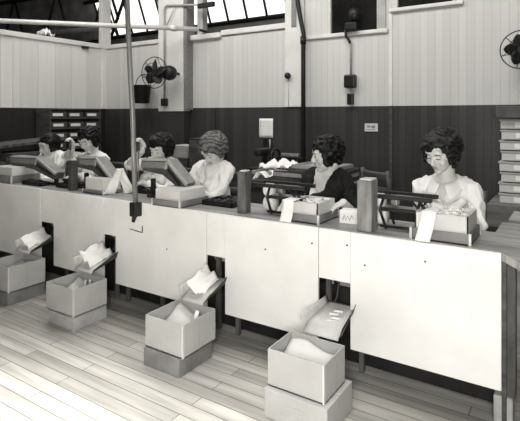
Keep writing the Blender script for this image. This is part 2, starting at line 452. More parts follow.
MB().bbox((-.318, BY + .015, 0), (-.238, BY + .1, .135), .006).build('leg_block', 'crate_wood', bench)
MB().bbox((.38, 2.3, 0), (.44, 2.36, BZ - .035), .004).build('leg', 'leg_wood', bench)
MB().bbox((-5.9, BY + .16, .62), (-.25, BY + .19, .74), .004).build('apron', 'leg_wood', bench)
MB().bbox((-.283, BY + .01, .0), (-.262, BY + .03, BZ - .04), .003).build('end_batten', 'dark_wood', bench)
MB().bbox((-5.9, 2.63, .0), (-.3, 2.65, .42), .003).build('under_bench_shade', 'iron', bench)  # black board added to stand in for the deep shade under the bench
bw = MB(); bw.tube([(-2.715, BY - .004, .592), (-2.60, BY - .004, .583), (-2.585, BY - .004, .583), (-2.585, BY - .004, .63)], .003, 6)
bw.build('panel_scratch', 'iron', bench)  # thin tube standing in for an L-shaped scratch on the panel
for x, z in ((-1.55, .62), (-.93, .63), (-.62, .70), (-2.35, .5), (-1.24, .70), (-1.03, .72)):
    nail = MB(); nail.cyl((x, BY - .004, z), (x, BY + .002, z), .005, .005, 8); nail.build('nail', 'ink', bench)

# ------------------------------------------------------------------ cartons on the floor with chutes
def carton_open(loc, sx, sy, h, label, rx=0, flap=True):
    t = thing('carton', label, 'carton', loc, rx, None)
    w = .006
    b = MB()
    b.box((0, 0, 0), (sx, sy, w)); b.box((0, 0, 0), (sx, w, h)); b.box((0, sy - w, 0), (sx, sy, h)); b.box((0, w, 0), (w, sy - w, h)); b.box((sx - w, w, 0), (sx, sy - w, h))
    cw = b.build('carton_walls', 'card', t)
    e = MB()                                    # taped upright corner and the seam on the side
    e.box((sx - .009, -.0012, .0), (sx + .0012, 0, h)); e.box((sx, -.0012, 0), (sx + .0012, .009, h)); e.build('corner_tape', 'card_light', cw)
    MB().box((sx, sy * .48, .0), (sx + .001, sy * .48 + .004, h)).build('side_seam', 'card_mid', cw)
    return t
def liner(t, sx, sy, h, k):
    def fn(u, v):
        y = .012 + (sy - .024) * v
        z = h * (.42 + .04 * sin(4 * u + k)) + h * .46 * max(0, (v - .25) / .75) ** 1.3 * (.82 + .18 * cos(3.2 * u + .3 * k)) + .006 * sin(9 * u + k + 5 * v)
        return (.012 + (sx - .024) * u, y - .02 * max(0, v - .6), min(z, h * .97))
    return MB().sheet(fn, 12, 12, .002).build('paper_liner', 'card_light', t)
def roll(name, m, mb, parent=None): return mb.build(name, m, parent)

def carton_low(loc, sx, sy, h, label, m, marks=0):
    t = thing('carton', label, 'carton', loc)
    cbd = MB().bbox((0, 0, 0), (sx, sy, h), .004).build('carton_body', m, t)
    f = MB(); f.box((-.001, sy * .49, h), (sx + .001, sy * .51, h + .0012)); f.build('closing_tape', 'card_light', cbd)
    if marks:
        k = MB(); rr = random.Random(3)
        for row, z in enumerate((.088, .066, .044)):
            x = .09
            while x < .25:
                w = rr.uniform(.006, .016); k.box((x, -.0012, z), (x + w, 0, z + rr.uniform(.006, .012))); x += w + .005
        k.build('worn_print', 'card_mid', cbd)
    return t
boxes = [
    ((-1.23, 1.925), (.325, .28), .137, (-1.225, 1.95), (.295, .225), .174, 'nearest and rightmost', 1),
    ((-2.06, 1.95), (.27, .285), .10, (-2.06, 1.965), (.285, .28), .18, 'third from the left', 0),
    ((-3.03, 1.993), (.275, .27), .095, (-3.04, 1.985), (.295, .27), .182, 'second from the left', 0),
    ((-3.80, 1.993), (.27, .30), .097, (-3.82, 1.99), (.30, .30), .19, 'farthest left', 0)]
open_lab = ['open cardboard carton lined with paper, nearest the camera and rightmost of the four',
            'open cardboard carton holding two pale rolls, resting on a dark low carton',
            'open cardboard carton with small upright tubes inside, second from the left',
            'open cardboard carton cut by the left edge of the photo']
low_lab = ['low pale carton with worn print under the rightmost open carton', 'low dark carton under the open carton with two pale rolls',
           'low pale carton under the second open carton from the left', 'low grey carton under the leftmost open carton']
cart = []
for i, (lp, ls, lh, up, us, uh, _, mk) in enumerate(boxes):
    carton_low((lp[0], lp[1], 0), ls[0], ls[1], lh, low_lab[i], ['card', 'card_dark', 'card_mid', 'card_dark'][i], mk)
    t = carton_open((up[0], up[1], lh + .0012), us[0], us[1], uh, open_lab[i])
    liner(t, us[0], us[1], uh, i * 1.7); cart.append(t)
# what lies in the cartons
def pale_roll(p0, p1, r, label, m='thread'):
    mb = MB(); mb.cyl(p0, p1, r, r * .9, 14)
    return tag(mb.build('paper_roll', m), label, 'roll')
pale_roll((-1.965, 2.055, .195), (-1.925, 2.065, .20), .012, 'small pale roll lying on paper in the carton with the dark base')
pale_roll((-1.845, 2.14, .225), (-1.835, 2.155, .285), .013, 'pale roll standing in the carton below the third chute')
for k, (x, y) in enumerate(((-2.83, 2.13), (-2.805, 2.15), (-2.785, 2.125))):
    pale_roll((x, y, .2), (x + .004, y + .01, .285), .008, ('left', 'middle', 'right')[k] + ' of three upright tubes in the second carton from left', 'steel' if k == 2 else 'tin')

def chute(cx, hw, label, zlip, ylip, paper, tw=0, over=.0):
    """sheet-metal trough: slides from the opening in the bench front down to the carton"""
    t = thing('metal_chute', label, 'chute', (cx, 0, 0))
    yb, zb = 2.475, zlip + .05
    b = MB()
    b.sheet(lambda u, v: (-hw * (1.28 - .28 * v) + 2 * hw * (1.28 - .28 * v) * u + tw * (1 - v), ylip + (yb - ylip) * v, zlip + .015 + (zb - zlip) * v - .024 * max(0, (.25 - v) / .25)), 6, 16, .003)
    b.build('slide', 'tin', t)
    def side(sgn, h0, h1):
        return lambda u, v: (sgn * hw * (1.28 - .28 * v) + tw * (1 - v) + sgn * .018 * u, ylip + .01 + (yb - ylip - .01) * v, zlip + (zb - zlip) * v + (h0 + (h1 - h0) * v) * u)
    MB().sheet(side(-1, .072, .045), 3, 8, .003).build('side_wall', 'tin', t)
    MB().sheet(side(1, .02, .055), 3, 8, .003).build('side_wall', 'tin_dark', t)  # shade of the right wall put into its colour; the metal is the same tin
    if paper:
        q = MB(); q.sheet(lambda u, v: (-hw * .98 + 2 * hw * .8 * u + tw * (1 - v), ylip + .03 + (.2) * v, zlip + .09 + .045 * v - .075 * u ** .8 + .05 * abs(noise.noise(V((u * 2.6 + paper * 3, v * 2.6, paper))))), 14, 14, .002)
        q.build('paper_lining', 'paper', t)
    for q in (-.7, .7):
        h_ = MB(); h_.tube([(hw * q, yb - .01, zb - .006), (hw * q, yb + .05, zb + .02), (hw * q, 2.605, .60), (hw * q, 2.605, .66)], .006, 8); h_.build('hanger', 'tin_dark', t)
    return t
chute(-1.075, .076, 'bare tin chute dropping into the rightmost open carton', .32, 2.20, 0)
chute(-1.925, .068, 'tin chute with crumpled white paper above the carton on the dark base', .31, 2.20, 1.0)
chute(-2.94, .075, 'tin chute with white paper above the second carton from left', .315, 2.20, 2.2)
chute(-3.73, .075, 'tin chute with white paper, farthest left under the bench', .325, 2.22, 3.1)
mb = MB()
z_ = .352
for k in range(4):
    a = V((-1.085 + .018 * (k % 2), 2.30 + .018 * k, z_ + .012 * k)); mb.cyl(a, a + V((.045, .012, .0)), .006, .006, 8)
tag(mb.build('paper_twists', 'thread'), 'small heap of pale twists sliding down the rightmost bare chute', 'twists', kind='stuff')

tag(MB().bbox((-.40, 3.25, 0), (-.02, 3.6, .5), .01).build('crate', 'crate_wood'), 'pale wooden crate on the floor behind the right end of the bench', 'crate')

# ------------------------------------------------------------------ pipes
pp = thing('pipe_post', 'tall iron pipe clamped upright to the front edge of the bench', 'pipe', (-2.62, BY - .035, 0))
MB().tube([(0, 0, .74), (-.03, 0, 1.4), (-.075, 0, 2.0), (-.135, 0, 3.2)], .0185, 14).build('pipe', 'pipe', pp)
MB().bbox((-.036, -.028, .70), (.028, .036, .80), .006).build('clamp', 'iron', pp)
MB().cyl((-.012, -.012, .66), (-.004, 0, .72), .012, .02, 12).build('clamp_bolt', 'iron', pp)
hp = thing('overhead_pipe', 'pale pipe running level above the left wall to the pilaster', 'pipe', (0, 0, 0))
MB().cyl((-8.2, 2.66, 2.80), (-4.74, 5.6, 2.707), .034, .034, 14).build('pipe', 'pipe_white', hp)
MB().cyl((-5.06, 5.328, 2.715), (-4.99, 5.388, 2.713), .045, .045, 14).build('collar', 'pipe_white', hp)
MB().cyl((-4.78, 5.56, 2.708), (-4.78, 5.83, 2.708), .02, .02, 10).build('bracket', 'iron', hp)

cd = thing('conduit', 'thin iron conduit bent at the top on the pilaster by the fan', 'conduit', (-5.46, YB - .19, 0))
MB().tube([(0, 0, 1.66), (0, 0, 2.9), (0, 0, 3.08), (.02, 0, 3.13), (.07, 0, 3.15), (.95, 0, 3.05)], .015, 10).build('conduit_tube', 'trim_grey', cd)
MB().tube([(.03, 0, 2.8), (.22, 0, 3.1)], .008, 8).build('stay', 'trim_grey', cd)
MB().bbox((-.055, -.03, 1.56), (.055, .03, 1.68), .01).build('switch_box', 'iron', cd)
MB().bbox((.7, -.03, 3.02), (1.0, .03, 3.09), .008).build('end_bracket', 'iron', cd)

bp_ = thing('drain_pipe', 'black pipe running down the back wall beside the white post', 'pipe', (0, YB - .085, 0))
MB().tube([(-3.10, 0, 3.5), (-3.12, 0, 2.95), (-3.08, 0, 2.72), (-3.03, 0, 2.5), (-3.035, 0, 2.38), (-3.035, 0, .2)], .03, 12).build('pipe', 'iron', bp_)
MB().cyl((-3.035, 0, 2.36), (-3.035, 0, 2.46), .04, .04, 12).build('collar', 'iron', bp_)

# ------------------------------------------------------------------ wall things
def wall_fan(x, z, yw, label, rot, off=0, sc=1.0, rz=0):
    t = thing('wall_fan', label, 'fan', (x, yw, z))
    MB().tube([(.03, 0, 0), (.03, -.16, 0)], .02, 10).build('bracket', 'iron', t)
    MB().lathe([(0, .0), (.06, .0), (.1, .03), (.11, .08), (.10, .14), (.05, .18), (0, .185)], 24, T((.0, -.12, 0), R(90))).build('motor', 'iron', t)
    OX = Matrix.Translation((off, 0, 0))
    MB().cyl((0, -.28, 0), (0, -.36, 0), .045, .04, 16, X=OX).build('hub', 'iron', t)
    for k in range(5):
        a = 2 * pi * k / 5 + rot
        def fn(u, v, a=a):
            w = .062 * sin(pi * min(max(.18 + .82 * v, 0), 1)) ** .6 * (1.15 - .1 * v)
            r = .035 + .155 * v; s_ = (u - .5) * 2 * w
            return (r * cos(a) - s_ * sin(a), -.325 + s_ * .55, r * sin(a) + s_ * cos(a))
        MB().sheet(fn, 6, 8, .004, X=OX).build('blade', 'iron', t)
    c = MB()
    for r, y in ((.225, -.33), (.13, -.40)):
        c.tube([(r * cos(2 * pi * i / 40), y, r * sin(2 * pi * i / 40)) for i in range(40)], .0065 if r > .2 else .004, 6, closed=True, X=OX)
    for k in range(6):
        a = 2 * pi * k / 6 + .3
        c.tube([(.225 * cos(a), -.33, .225 * sin(a)), (.13 * cos(a), -.40, .13 * sin(a)), (.02 * cos(a), -.41, .02 * sin(a))], .003, 6, X=OX)
        c.tube([(.225 * cos(a), -.33, .225 * sin(a)), (.10 * cos(a), -.2, .10 * sin(a))], .004, 6, X=OX)
    c.build('cage', 'iron', t)
    if off: MB().tube([(0, -.22, 0), (off * .5, -.27, 0), (off, -.30, 0)], .03, 12).build('arm', 'iron', t)
    t.scale = (sc,) * 3; t.rotation_euler.z = rz
    return t
wall_fan(-5.21, 2.06, YB - .16, 'black caged wall fan on the pilaster above the hanging bucket', .25, -.17, 1.05, R(8))
wall_fan(-.46, 2.08, YB, 'black caged wall fan cut by the right edge of the photo', .55, 0, .85)

bk = thing('fire_bucket', 'black bucket hanging by its handle below the left fan', 'bucket', (-5.96, YB - .19, 1.61))
MB().lathe([(0, 0), (.108, 0), (.115, .005), (.145, .29), (.152, .295), (.146, .298), (.138, .29), (.105, .015), (0, .015)], 28).build('pail', 'iron', bk)
MB().tube([(.15 * cos(pi * i / 16), 0, .29 + .17 * sin(pi * i / 16)) for i in range(17)], .006, 8).build('bail_handle', 'iron', bk)
MB().tube([(0, .19, .50), (0, .0, .475), (0, -.02, .455), (0, -.03, .47)], .007, 8).build('hook', 'iron', bk)

ca = thing('wall_calendar', 'white paper sheet pinned to the dark boards behind', 'paper sheet', (-3.665, YB - .012, 1.235))
MB().sheet(lambda u, v: (-.115 + .23 * u, -.004 * sin(pi * v), -.135 + .27 * v), 4, 6, .002).build('sheet_page', 'paper', ca)
k = MB(); rr = random.Random(5)
for r_ in range(9):
    z = .10 - r_ * .026
    x = -.09
    while x < .08:
        w = rr.uniform(.012, .03); k.box((x, -.0075, z), (min(x + w, .09), -.0055, z + .005)); x += w + .008
k.build('faint_lines', 'paper_dull', ca)
sc = thing('hanging_scoop', 'small dark holder hanging under the white wall sheet', 'holder', (-3.62, YB - .04, .98))
MB().bbox((-.06, -.03, 0), (.02, .03, .12), .01).build('holder_body', 'iron', sc); MB().cyl((.035, 0, -.06), (.035, 0, .1), .012, .012, 10).build('handle', 'trim_grey', sc)

no = thing('wall_notice', 'small framed white notice on the dark boards right of centre', 'notice', (-2.125, YB - .012, 1.265))
MB().bbox((-.085, 0, -.05), (.085, .011, .05), .003).build('notice_card', 'paper_dull', no)
k = MB(); k.box((-.05, -.002, .0), (-.01, 0, .022)); k.box((.005, -.002, -.01), (.05, 0, .025)); k.box((-.06, -.002, -.032), (.05, 0, -.024)); k.build('printed_marks', 'label_grey', no)

kb = thing('pull_cord_knob', 'round dark knob with a thin cord on the pale boards', 'knob', (-3.29, YB - .03, 1.955))
MB().ball((0, -.03, 0), (.045, .045, .045), 16, 10).build('knob', 'iron', kb); MB().cyl((0, .0, 0), (0, .03, 0), .03, .03, 12).build('base', 'iron', kb)
MB().cyl((0, -.0, -.03), (0, .0, -.42), .005, .005, 6).build('cord', 'trim_grey', kb)

sw = thing('switch_box', 'black switch box and plug with conduit under the dark window', 'switch box', (-2.385, YB - .05, 1.84))
MB().bbox((-.075, -.045, -.08), (.075, .05, .09), .02).build('box_body', 'iron', sw)
MB().bbox((-.035, -.03, -.29), (.035, .05, -.15), .008).build('lower_box', 'iron', sw)
MB().cyl((0, .02, -.16), (0, .02, -.08), .01, .01, 8).build('link', 'trim_grey', sw)
MB().tube([(.0, .02, .08), (.0, .02, .48), (-.02, .01, .52), (-.05, 0, .56), (-.06, 0, .66)], .014, 8).build('conduit_tube', 'trim_grey', sw)
MB().tube([(.0, .0, .49), (-.02, .0, .53), (-.055, -.01, .58), (-.06, -.01, .70)], .018, 8).build('cable_loop', 'iron', sw)
# something dark hanging in the window opening
hg = thing('hanging_motor', 'dark motor hanging in the dark window opening', 'motor', (-2.33, YB - .06, 2.48))
MB().bbox((-.11, -.06, .0), (.05, .09, .1), .02).build('motor_body', 'iron', hg); MB().ball((.0, 0, .2), (.07, .06, .09)).build('bell_end', 'iron', hg)
MB().cyl((.0, 0, .25), (.02, 0, .8), .012, .012, 8).build('hanger', 'iron', hg)

ins = thing('crumpled_rag', 'crumpled white rag lying on top of the left wall', 'rag', (XL - .03, 4.65, 2.68))
me = MB(); me.sheet(lambda u, v: (-.05 + .1 * u, -.13 + .26 * v, .004 + .10 * abs(noise.noise(V((u * 3, v * 5, 3.3)))) * 1.6 + .06 * sin(pi * u) * sin(pi * v)), 14, 18, .004)
me.build('rag', 'paper', ins)
bt = thing('iron_hook', 'small iron hook at the corner under the left wall rail', 'hook', (XL + .06, 5.35, 2.6))
MB().bbox((-.06, -.06, -.04), (-.0, .06, .0), .008).build('hook_plate', 'iron', bt)

# ------------------------------------------------------------------ shelves and tables at the back
def label_shelf(loc, w, d, zs, cols, label, boxlab, grp, faces, m, bx=.8, seed=1, lip=0, rz=0):
    """open rack: uprights, shelves and a row of labelled stock boxes on every shelf"""
    t = thing('stock_shelf', label, 'shelf', loc, rz)
    H_ = zs[-1]
    for x in (0, w): MB().bbox((x - .015, 0, 0), (x + .015, d, H_), .004).build('upright', m, t)
    MB().box((0, d - .012, 0), (w, d, H_)).build('back_board', m, t)
    for z in zs: MB().bbox((.0, -.01, z - .02), (w, d, z), .003).build('shelf_board', m, t)
    rr = random.Random(seed); proto = None
    for i, z in enumerate(zs[:-1]):
        h = zs[i + 1] - .02 - z
        for c in range(cols):
            if rr.random() < .06: continue
            bw_ = w / cols
            if proto is None:
                b0 = thing('stock_box', None, 'box', (0, 0, 0), 0, grp)
                bb0 = MB().bbox((-.5 * bw_ * .88, 0, 0), (.5 * bw_ * .88, d * .8, h * bx), .004).build('box_body', faces, b0)
                MB().box((-.36 * bw_, -.002, h * bx * .25), (.22 * bw_, .0, h * bx * .72)).build('box_label', 'paper', bb0)
                proto = b0; o = b0
            else: o = copy_tree(proto)
            o.location = V(loc) + Matrix.Rotation(rz, 3, 'Z') @ V((bw_ * (c + .5) + rr.uniform(-.008, .008), rr.uniform(.0, .02), z)); o.rotation_euler = (0, 0, rz)
            o['label'] = boxlab
    return t
label_shelf((-6.70, 4.45, 0), .92, .36, [.25, .42, .58, .74, .90, 1.06, 1.22, 1.38, 1.52], 3, 'dark rack of labelled boxes in the far left corner',
            'dark stock box with white label in the far left corner rack', 'stock boxes in the far left corner rack', 'dark_wood', 'dark_wood', .62, 2, rz=R(90))
rk = thing('stock_rack', 'grey rack base under the pale boxes at the right edge', 'rack', (-.61, 5.0, 0))
MB().bbox((-.08, -.09, .52), (.78, .5, .60), .006).build('base_ledge', 'card_dark', rk)
for x in (.0, .66): MB().bbox((x, .02, 0), (x + .06, .46, .52), .004).build('leg', 'dark_wood', rk)
rr = random.Random(4); z = .602; proto = None; hs = [.088, .098, .08, .10, .092, .085, .10, .088]
for i in range(8):
    for c in range(2):
        if proto is None:
            proto = thing('stock_box', None, 'box', (0, 0, 0), 0, 'pale stock boxes stacked at the right edge')
            bb0 = MB().bbox((0, 0, 0), (.36, .42, .072), .004).build('box_body', 'card_light', proto)
            MB().bbox((-.012, -.006, .072), (.37, .43, .088), .003).build('box_lid', 'card_mid', proto)
            MB().box((.12, -.0025, .014), (.30, 0, .06)).build('box_label', 'paper', bb0); o = proto
        else: o = copy_tree(proto)
        o.location = (-.59 + .385 * c + rr.uniform(-.012, .012), 5.02 + rr.uniform(0, .03), z + .0985 * i)
        o['label'] = 'pale flat stock box in the stack at the right edge of the photo'
tag(MB().bbox((-.625, 4.97, 1.394), (.14, 5.46, 1.50), .006).build('top_crate', 'tray_wood'), 'grey crate on top of the stacked pale boxes at the right edge', 'crate')

def table(loc, sx, sy, h, label, m='dark_wood'):
    t = thing('table', label, 'table', loc)
    MB().bbox((0, 0, h - .04), (sx, sy, h), .006).build('tabletop', m, t)
    MB().box((.05, .05, h - .13), (sx - .05, sy - .05, h - .04)).build('apron', m, t)
    for x in (.04, sx - .1):
        for y in (.04, sy - .1): MB().bbox((x, y, 0), (x + .06, y + .06, h - .04), .004).build('leg', m, t)
    return t
table((-.62, 3.75, 0), .9, .55, .64, 'dark table standing behind the right end of the bench')
tag(MB().bbox((-.40, 3.85, .64), (-.05, 4.2, .68), .005).build('flat_tray', 'card_mid'), 'flat grey tray on the dark table behind the bench end', 'tray')
table((-3.0, 4.1, 0), 1.25, .8, .76, 'dark back table loaded with flat trays and papers')
# stack of long flat trays seen past the dark-dressed woman's shoulder
for k_, (x, y, z, sx, sy, rz, m, lb) in enumerate((
        (-2.9, 4.2, .76, 1.05, .5, .02, 'tray_wood', 'bottom long tray of the stack on the back table'),
        (-2.86, 4.22, .80, 1.0, .5, -.03, 'card_mid', 'middle long tray of the stack on the back table'),
        (-2.45, 4.28, .84, .62, .42, .05, 'tray_wood', 'top short tray at the right of the back table stack'),
        (-2.42, 4.3, .88, .5, .4, -.04, 'card_mid', 'grey board lying on top of the back table stack'))):
    t = thing('long_tray', lb, 'tray', (x, y, z), rz)
    MB().bbox((0, 0, 0), (sx, sy, .014), .003).build('tray_base', m, t)
    r_ = MB(); r_.box((0, 0, .012), (sx, .014, .038)); r_.box((0, sy - .014, .012), (sx, sy, .038)); r_.box((0, 0, .012), (.014, sy, .038)); r_.box((sx - .014, 0, .012), (sx, sy, .038)); r_.build('tray_rim', m, t)
# dark machine on the back table
mc = thing('stamping_machine', 'dark machine with wheel and arm on the back table', 'machine', (-3.0, 4.75, .76), 0)
MB().bbox((-.15, -.18, 0), (.2, .1, .06), .01).build('machine_base', 'iron', mc)
MB().bbox((-.05, -.04, .05), (.06, .08, .26), .02).build('column', 'iron', mc)
MB().bbox((-.04, -.22, .2), (.05, .06, .28), .025).build('arm', 'iron', mc)
MB().tube([(.12, .1 * cos(2 * pi * i / 24), .17 + .1 * sin(2 * pi * i / 24)) for i in range(24)], .014, 8, closed=True).build('hand_wheel', 'iron', mc)
MB().cyl((.05, 0, .17), (.15, 0, .17), .02, .02, 10).build('axle', 'iron', mc)
mq = thing('stamping_machine', 'second dark machine on the right of the back table machine', 'machine', (-2.7, 4.75, .76))
MB().bbox((-.1, -.12, 0), (.2, .1, .1), .02).build('machine_base', 'iron', mq); MB().bbox((-.05, -.06, .09), (.14, .07, .19), .02).build('head', 'iron', mq)
MB().bbox((-.06, -.09, .2), (.16, -.03, .235), .008).build('roller', 'steel', mq)
crum = MB()
crum.sheet(lambda u, v: (-.2 + .4 * u, -.13 + .26 * v, .02 + .05 * abs(noise.noise(V((u * 4, v * 4, 2)))) * 2 + .05 * (1 - abs(2 * u - 1)) * v + .03 * abs(noise.noise(V((u * 9, v * 9, 5))))), 22, 16, .002)
cr = crum.build('crumpled_paper', 'paper'); cr.location = (-2.62, 4.42, .838); cr.rotation_euler.z = .3
tag(cr, 'crumpled white paper lying on the trays of the back table', 'paper')

table((-4.35, 4.05, 0), .85, .6, .80, 'dark side table behind the fair-haired woman')
bx_ = thing('tin_box', 'grey tin box on the side table between two seated women', 'tin box', (-3.93, 4.2, .80))
MB().bbox((-.02, 0, .12), (.20, .2, .27), .008).build('tin_body', 'card_mid', bx_); MB().bbox((-.02, 0, 0), (.2, .2, .12), .006).build('wooden_base', 'dark_wood', bx_)
cb2 = thing('cabinet', 'dark cabinet standing behind the fair-haired woman', 'cabinet', (-3.62, 4.1, .80))
MB().bbox((0, 0, 0), (.28, .35, .36), .01).build('cabinet_body', 'iron', cb2); MB().bbox((.02, -.012, .02), (.26, 0, .34), .004).build('door', 'dark_wood', cb2)

# long dark stack behind the woman at far left
table((-6.75, 3.2, 0), .7, 1.15, .72, 'dark table along the left wall', 'leg_wood')
pile = ('bottom dark board of the pile by the left wall', 'second dark board of the pile by the left wall', 'third dark board of the pile by the left wall', 'top dark board of the pile by the left wall')
for k_, lb in enumerate(pile):
    tag(MB().bbox((-.30, -.5 + .05 * k_, 0), (.28, .5 - .04 * k_, .05), .004, T((-6.4 + .02 * k_, 3.78, .722 + .052 * k_ + .0), 0, 0, R(2 * k_))).build('board', ['dark_wood', 'leg_wood', 'dark_wood', 'leg_wood'][k_]), lb, 'board')
pr = thing('propped_plank', 'long dark plank propped on the board pile by the left wall', 'plank', (-6.35, 3.75, .0))
MB().bbox((-.25, -.55, 0), (.25, .55, .04), .004, T((0, 0, 1.02), R(4), 0, 0)).build('plank', 'leg_wood', pr)
for y in (-.4, .4): MB().bbox((-.2, y - .03, .932), (.2, y + .03, 1.02 + y * .07), .004).build('spacer', 'dark_wood', pr)

# ------------------------------------------------------------------ goods and tools on the bench
def upright_block(x, y, h, label, w=.078, d=.085, m='block_wood'):
    t = thing('upright_block', label, 'wooden block', (x, y, BZ))
    MB().bbox((0, 0, 0), (w, d, h), .005).build('post', m, t)
    c = MB(); c.bbox((.012, .008, h), (w - .004, d - .006, h + .008), .002); c.build('end_cap', 'card_light', t)
    return t
upright_block(-3.525, 2.5, .25, 'dark upright wooden block on the bench near the left end', .05, .06, 'dark_wood')
upright_block(-1.812, 2.515, .265, 'upright wooden block on the bench in the middle', .06, .07)
upright_block(-.99, 2.478, .275, 'upright wooden block on the bench left of the rightmost woman', .082, .1, 'block_pale')

def roll_rack(loc, L_, label, mtop='iron'):
    """iron rack: two long rails on splayed legs with a feed plate and a white roll at its end"""
    t = thing('rail_rack', label, 'rack', loc)
    MB().bbox((-.02, -.02, .165), (L_, .012, .188), .004).build('top_rail', mtop, t)
    MB().bbox((-.02, .125, .165), (L_, .15, .188), .004).build('top_rail', mtop, t)
    MB().bbox((.09, .0, .095), (L_ - .03, .02, .115), .004).build('lower_rail', mtop, t)
    MB().bbox((.09, .03, .105), (L_ - .03, .115, .112), .002).build('feed_plate', 'steel', t)
    for x in (.11, L_ - .06):
        for y in (-.004, .138):
            b = MB(); b.tube([(x + (.0 if x < .2 else .0), y, .17), (x - .02, y, .1), (x + .015, y, .0)], .008, 8); b.build('leg', mtop, t)
    MB().tube([(x_, .005, .012) for x_ in (.09, L_ - .04)], .008, 8).build('foot_bar', mtop, t)
    MB().cyl((L_ - .07, -.01, .175), (L_ - .01, -.02, .10), .009, .009, 8).build('brace', mtop, t)
    MB().cyl((L_ - .115, -.01, .175), (L_ - .03, -.01, .09), .007, .007, 8).build('brace', mtop, t)
    MB().lathe([(0, -.035), (.043, -.035), (.046, -.03), (.046, .03), (.043, .035), (0, .035)], 20, T((.07, .075, .05), 0, R(90))).build('white_roll', 'paper', t)
    MB().lathe([(0, -.03), (.038, -.03), (.042, -.025), (.042, .025), (.038, .03), (0, .03)], 20, T((.062, .075, .138), 0, R(90))).build('white_roll', 'paper', t)
    MB().bbox((.13, .05, .118), (.17, .10, .165), .008).build('clip', 'steel', t)
    for k2 in range(3): MB().cyl((.12, .035 + .03 * k2, .17), (L_ - .08, .035 + .03 * k2, .17), .006, .006, 8).build('guide_rod', 'steel', t)
    return t
roll_rack((-1.0, 2.62, BZ), .37, 'low black rail rack on the bench left of the rightmost woman')
roll_rack((-1.74, 2.62, BZ), .36, 'low black rail rack on the bench beside the middle wooden block')
mg = thing('curved_handle', 'white curved paper strip looped over the middle rack', 'paper strip', (-1.70, 2.60, .985))
MB().sheet(lambda u, v: (-.05 + .10 * v + .0 * u, .0 + .06 * u, .035 + .035 * sin(pi * v) - .05 * max(0, .3 - v)), 4, 12, .002).build('strip', 'paper', mg)
MB().tube([(.05, .03, .04), (.078, .03, .05), (.085, .03, .08), (.06, .03, .075)], .005, 8).build('loop', 'paper', mg)

def tray_pack(x, y, sx, sy, hb, h, label, items=True, closed=False, rz=0):
    """pale carton standing in a darker shallow tray"""
    t = thing('tray_carton', label, 'carton', (x, y, BZ), rz)
    tr_ = MB(); w = .006
    tr_.box((0, 0, 0), (sx, sy, w)); tr_.box((0, 0, 0), (sx, w, hb)); tr_.box((0, sy - w, 0), (sx, sy, hb)); tr_.box((0, 0, 0), (w, sy, hb)); tr_.box((sx - w, 0, 0), (sx, sy, hb))
    tb_ = tr_.build('shallow_tray', 'card_dark', t)
    for cx_, cy_ in ((0, 0), (sx, 0), (sx, sy)):
        e = MB(); e.box((cx_ - .009, cy_ - .002, 0), (cx_ + .003, cy_ + .009, hb + .002)); e.build('tray_corner', 'card_light', tb_)
    i = .014; b = MB()
    if closed: b.bbox((i, i, w), (sx - i, sy - i, h), .005)
    else:
        b.box((i, i, w), (sx - i, sy - i, hb)); b.box((i, i, hb), (sx - i, i + w, h)); b.box((i, sy - i - w, hb), (sx - i, sy - i, h)); b.box((i, i, hb), (i + w, sy - i, h)); b.box((sx - i - w, i, hb), (sx - i, sy - i, h))
    b.build('inner_carton', 'card_light', t)
    if items and not closed:
        q = MB(); rr_ = random.Random(int(x * 100))
        for k3 in range(60):
            cx_, cy_ = rr_.uniform(i + .03, sx - i - .03), rr_.uniform(i + .03, sy - i - .03); a = rr_.uniform(0, pi)
            q.tube([(cx_ - .022 * cos(a), cy_ - .022 * sin(a), h - .02 + rr_.uniform(-.012, .018)), (cx_ + .022 * cos(a), cy_ + .022 * sin(a), h - .018 + rr_.uniform(-.012, .02))], .005, 6)
        s_ = q.build('packed_twists', 'thread', t); s_['kind'] = 'stuff'
        MB().box((i + w, i + w, h - .05), (sx - i - w, sy - i - w, h - .03)).build('filling', 'card_light', t)
    return t
tray_pack(-.70, 2.485, .28, .27, .055, .135, 'open pale carton in a dark tray before the rightmost woman')
tray_pack(-1.462, 2.495, .235, .27, .05, .115, 'open pale carton in a dark tray before the dark-dressed woman')
tray_pack(-2.47, 2.42, .255, .30, .045, .115, 'closed pale carton in a dark tray before the fair-haired woman', closed=True)
tray_pack(-3.335, 2.50, .25, .20, .03, .125, 'pale carton under the second tilted bin from the left', closed=True)
tray_pack(-4.60, 2.46, .30, .28, .07, .145, 'pale carton on the bench at the left edge of the photo', closed=True)
sm_ = thing('small_carton', 'small white carton with scribbled mark beside the right wooden block', 'carton', (-1.15, 2.61, BZ), .1)
MB().bbox((0, 0, 0), (.115, .09, .075), .004).build('carton_body', 'paper', sm_)
k = MB(); k.tube([(.02, -.001, .02), (.03, -.001, .05), (.04, -.001, .02), (.05, -.001, .045), (.06, -.001, .02), (.075, -.001, .05), (.085, -.001, .03)], .0025, 6); k.build('scribbled_mark', 'label_grey', sm_)

def paper_tag(x0, x1, y, ztop, label, lean):
    t = MB(); t.sheet(lambda u, v: (x0 + (x1 - x0) * u - lean * (1 - v), y - .035 * (1 - v) + .012 * sin(pi * v), BZ + .002 + (ztop - BZ) * v), 4, 10, .002)
    t.sheet(lambda u, v: (x0 + (x1 - x0) * u, y + .10 * v, ztop + .002), 4, 4, .002)
    return tag(t.build('paper_slip', 'paper'), label, 'paper')
paper_tag(-.648, -.575, 2.478, .935, 'white paper slip hanging over the rightmost bench carton', .025)
paper_tag(-1.462, -1.385, 2.488, .915, 'white paper slip hanging over the carton before the dark-dressed woman', .0)

